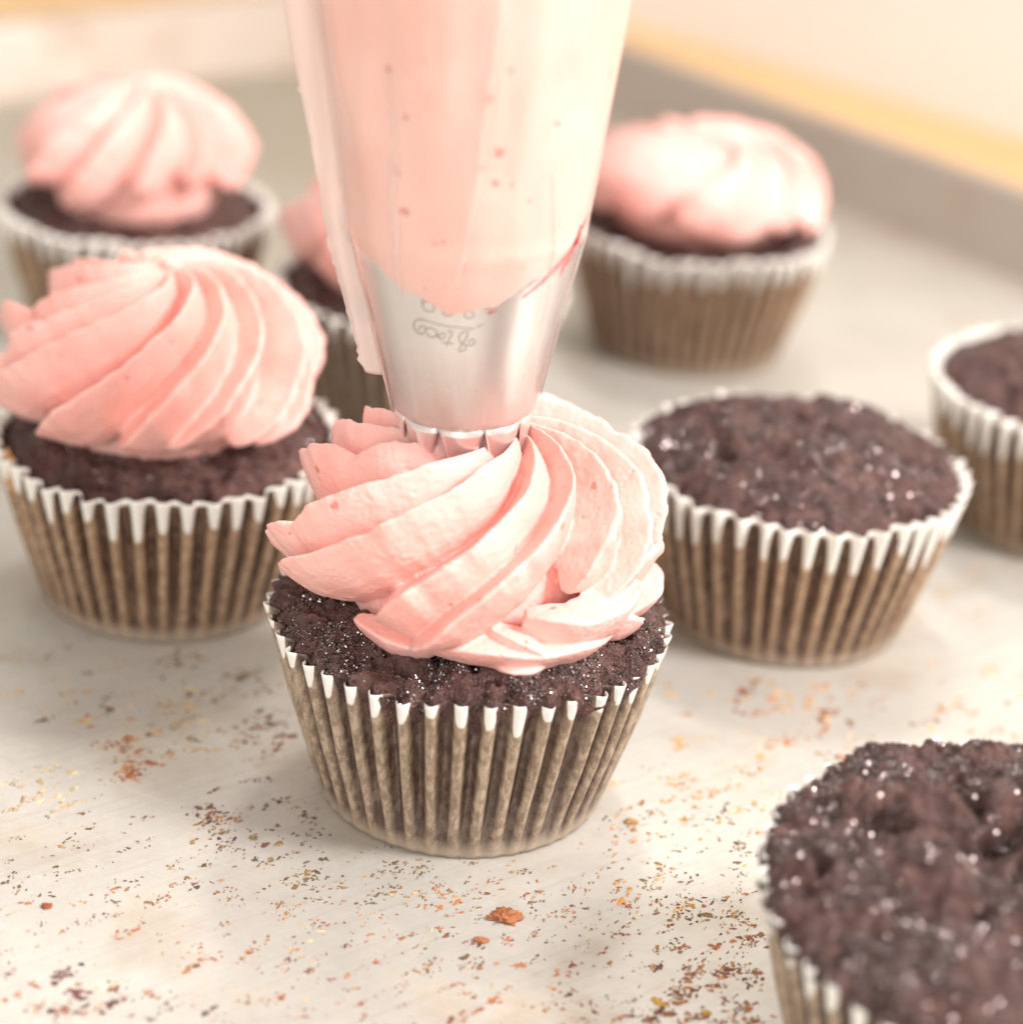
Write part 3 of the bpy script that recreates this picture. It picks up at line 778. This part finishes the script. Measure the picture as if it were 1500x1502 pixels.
# ------------------------------------------------------------------ baked-on specks
m, t, b = nt('burnt_specks'); L(t, attr(t, 'tint').outputs['Color'], b.inputs['Base Color']); b.inputs['Roughness'].default_value = .6
M_SPECK = m
PAL = {'rust': [(.36, .125, .045), (.25, .085, .035), (.42, .18, .06), (.15, .055, .03), (.32, .13, .05)],
       'orange': [(.50, .26, .075), (.42, .19, .055), (.30, .15, .06), (.54, .32, .11)],
       'olive': [(.20, .125, .045), (.13, .08, .035), (.30, .17, .06), (.11, .065, .03)],
       'maroon': [(.13, .05, .045), (.09, .038, .035), (.20, .075, .05)],
       'yellow': [(.50, .37, .20), (.42, .28, .13), (.52, .40, .24)]}
# u0, v0, u1, v1, clusters, pieces per cluster, palette, size
ZONES = [(620, 1290, 1110, 1520, 150, 5, 'rust', 1.0), (930, 1370, 1110, 1515, 70, 9, 'rust', 1.2), (560, 1260, 1100, 1420, 90, 3, 'olive', .9),
         (900, 1130, 1115, 1360, 75, 5, 'orange', 1.15), (880, 1180, 1110, 1370, 50, 4, 'olive', 1.1), (960, 1000, 1250, 1180, 45, 6, 'orange', 1.7), (1090, 1010, 1230, 1090, 14, 9, 'rust', 1.8),
         (165, 1075, 250, 1140, 22, 9, 'rust', 1.4), (290, 1195, 345, 1225, 9, 8, 'rust', 1.2), (350, 1030, 425, 1100, 14, 8, 'rust', 1.5), (240, 960, 400, 1080, 34, 6, 'olive', 1.4),
         (0, 1110, 110, 1190, 20, 8, 'yellow', 1.4), (250, 1040, 330, 1110, 10, 8, 'yellow', 1.5), (280, 1140, 470, 1260, 36, 4, 'maroon', 1.1), (0, 1180, 480, 1330, 95, 3, 'olive', 1.0),
         (0, 1290, 420, 1520, 90, 4, 'rust', .95), (400, 1300, 700, 1520, 85, 4, 'rust', .9), (80, 1425, 180, 1490, 14, 8, 'maroon', 1.4), (440, 1235, 640, 1330, 42, 4, 'olive', 1.05),
         (0, 930, 380, 1100, 50, 4, 'orange', 1.2), (60, 930, 360, 1060, 30, 4, 'maroon', 1.2), (1180, 990, 1520, 1110, 26, 5, 'orange', 1.5), (1250, 1030, 1500, 1070, 6, 8, 'rust', 1.7),
         (0, 1300, 1110, 1510, 70, 2, 'yellow', .8), (0, 1150, 1110, 1510, 150, 2, 'rust', .62), (0, 1150, 1110, 1510, 90, 1, 'olive', .6), (1350, 830, 1520, 1000, 12, 6, 'yellow', 1.8), (60, 1480, 330, 1515, 10, 9, 'maroon', 1.2), (380, 1260, 470, 1290, 6, 6, 'olive', 1.2)]
V = []; Fc = []; CC = []
rs = np.random.RandomState(12)
DIR = math.radians(42)
for (u0, v0, u1, v1, ncl, npc, pal, sz) in ZONES:
    for _ in range(int(ncl * .62)):
        p = px(rs.uniform(u0, u1), rs.uniform(v0, v1)); col0 = PAL[pal][rs.randint(len(PAL[pal]))]
        da = DIR + rs.normal(0, .35); spread = .085 * sz * rs.uniform(.5, 1.6)
        cnt = 1 + rs.poisson(npc * 1.15)
        for q in range(cnt):
            al = rs.normal(0, spread * 1.5); ac = rs.normal(0, spread * .55)
            x = p.x + al * math.cos(da) - ac * math.sin(da); y = p.y + al * math.sin(da) + ac * math.cos(da)
            ln = sz * .0245 * math.exp(rs.normal(0, .5)); wd = ln * rs.uniform(.3, .75); a0 = da + rs.normal(0, .5)
            nn = 9; base = len(V); h = .008 + .03 * rs.rand()
            rad = np.clip(1 + rs.normal(0, .36, nn), .3, 1.8)
            c0 = PAL[pal][rs.randint(len(PAL[pal]))] if rs.rand() < .4 else col0
            f = rs.uniform(.8, 1.55)
            for k in range(nn):
                an = 2 * math.pi * k / nn; lx = ln * rad[k] * math.cos(an); ly = wd * rad[k] * math.sin(an)
                V.append((x + lx * math.cos(a0) - ly * math.sin(a0), y + lx * math.sin(a0) + ly * math.cos(a0), .003))
            V.append((x, y, h)); CC += [(c0[0] * f, c0[1] * f, c0[2] * f, 1)] * (nn + 1)
            for k in range(nn): Fc.append((base + k, base + (k + 1) % nn, base + nn))
sp = mk('baked_on_specks', V, Fc, M_SPECK, tray, smooth=False, colattr=CC); sp['kind'] = 'stuff'

# loose crumbs big enough to pick up
def crumb(u, v, lx, ly, h, col, label, rz, seed):
    p = px(u, v); e = empty('crumb', (p.x, p.y, 0), label, 'crumb', 'loose crumbs on the tray', rz)
    nr, nc = 26, 40; V = []
    for i in range(nr):
        f = math.pi * i / (nr - 1)
        for k in range(nc):
            a = 2 * math.pi * k / nc; V.append((math.sin(f) * math.cos(a), math.sin(f) * math.sin(a), math.cos(f)))
    V = np.array(V); d = 1 + .55 * fbm(V + seed, .8, 2) + .42 * fbm(V + seed, .27, 3, 2)
    V = V * d[:, None] * np.array((lx, ly, h)); V[:, 2] = np.maximum(V[:, 2] + h * .55, .004)
    mk('crumb_body', V, gridf(nr, nc), mat_simple('crumb_' + str(seed), col, .75, 0, .5, 14, .03), e)
crumb(740, 1348, .24, .15, .09, (.36, .13, .05), 'largest reddish brown crumb lying alone in front of the piped cupcake', .25, 1)
crumb(706, 1381, .10, .055, .04, (.40, .14, .06), 'small rusty crumb just below the largest one', .0, 2)
crumb(965, 1472, .13, .04, .03, (.72, .42, .07), 'yellow sliver of crumb left of the nearest unfrosted cupcake', -.7, 3)
crumb(1035, 1487, .075, .05, .03, (.70, .40, .06), 'round yellow crumb at the bottom between the sliver and the nearest cupcake', .2, 4)
crumb(68, 1331, .085, .05, .04, (.33, .09, .03), 'lone dark red crumb near the left edge of the photo', .2, 5)
crumb(925, 1207, .11, .06, .04, (.45, .24, .07), 'orange crumb close to the right foot of the piped cupcake', .1, 6)
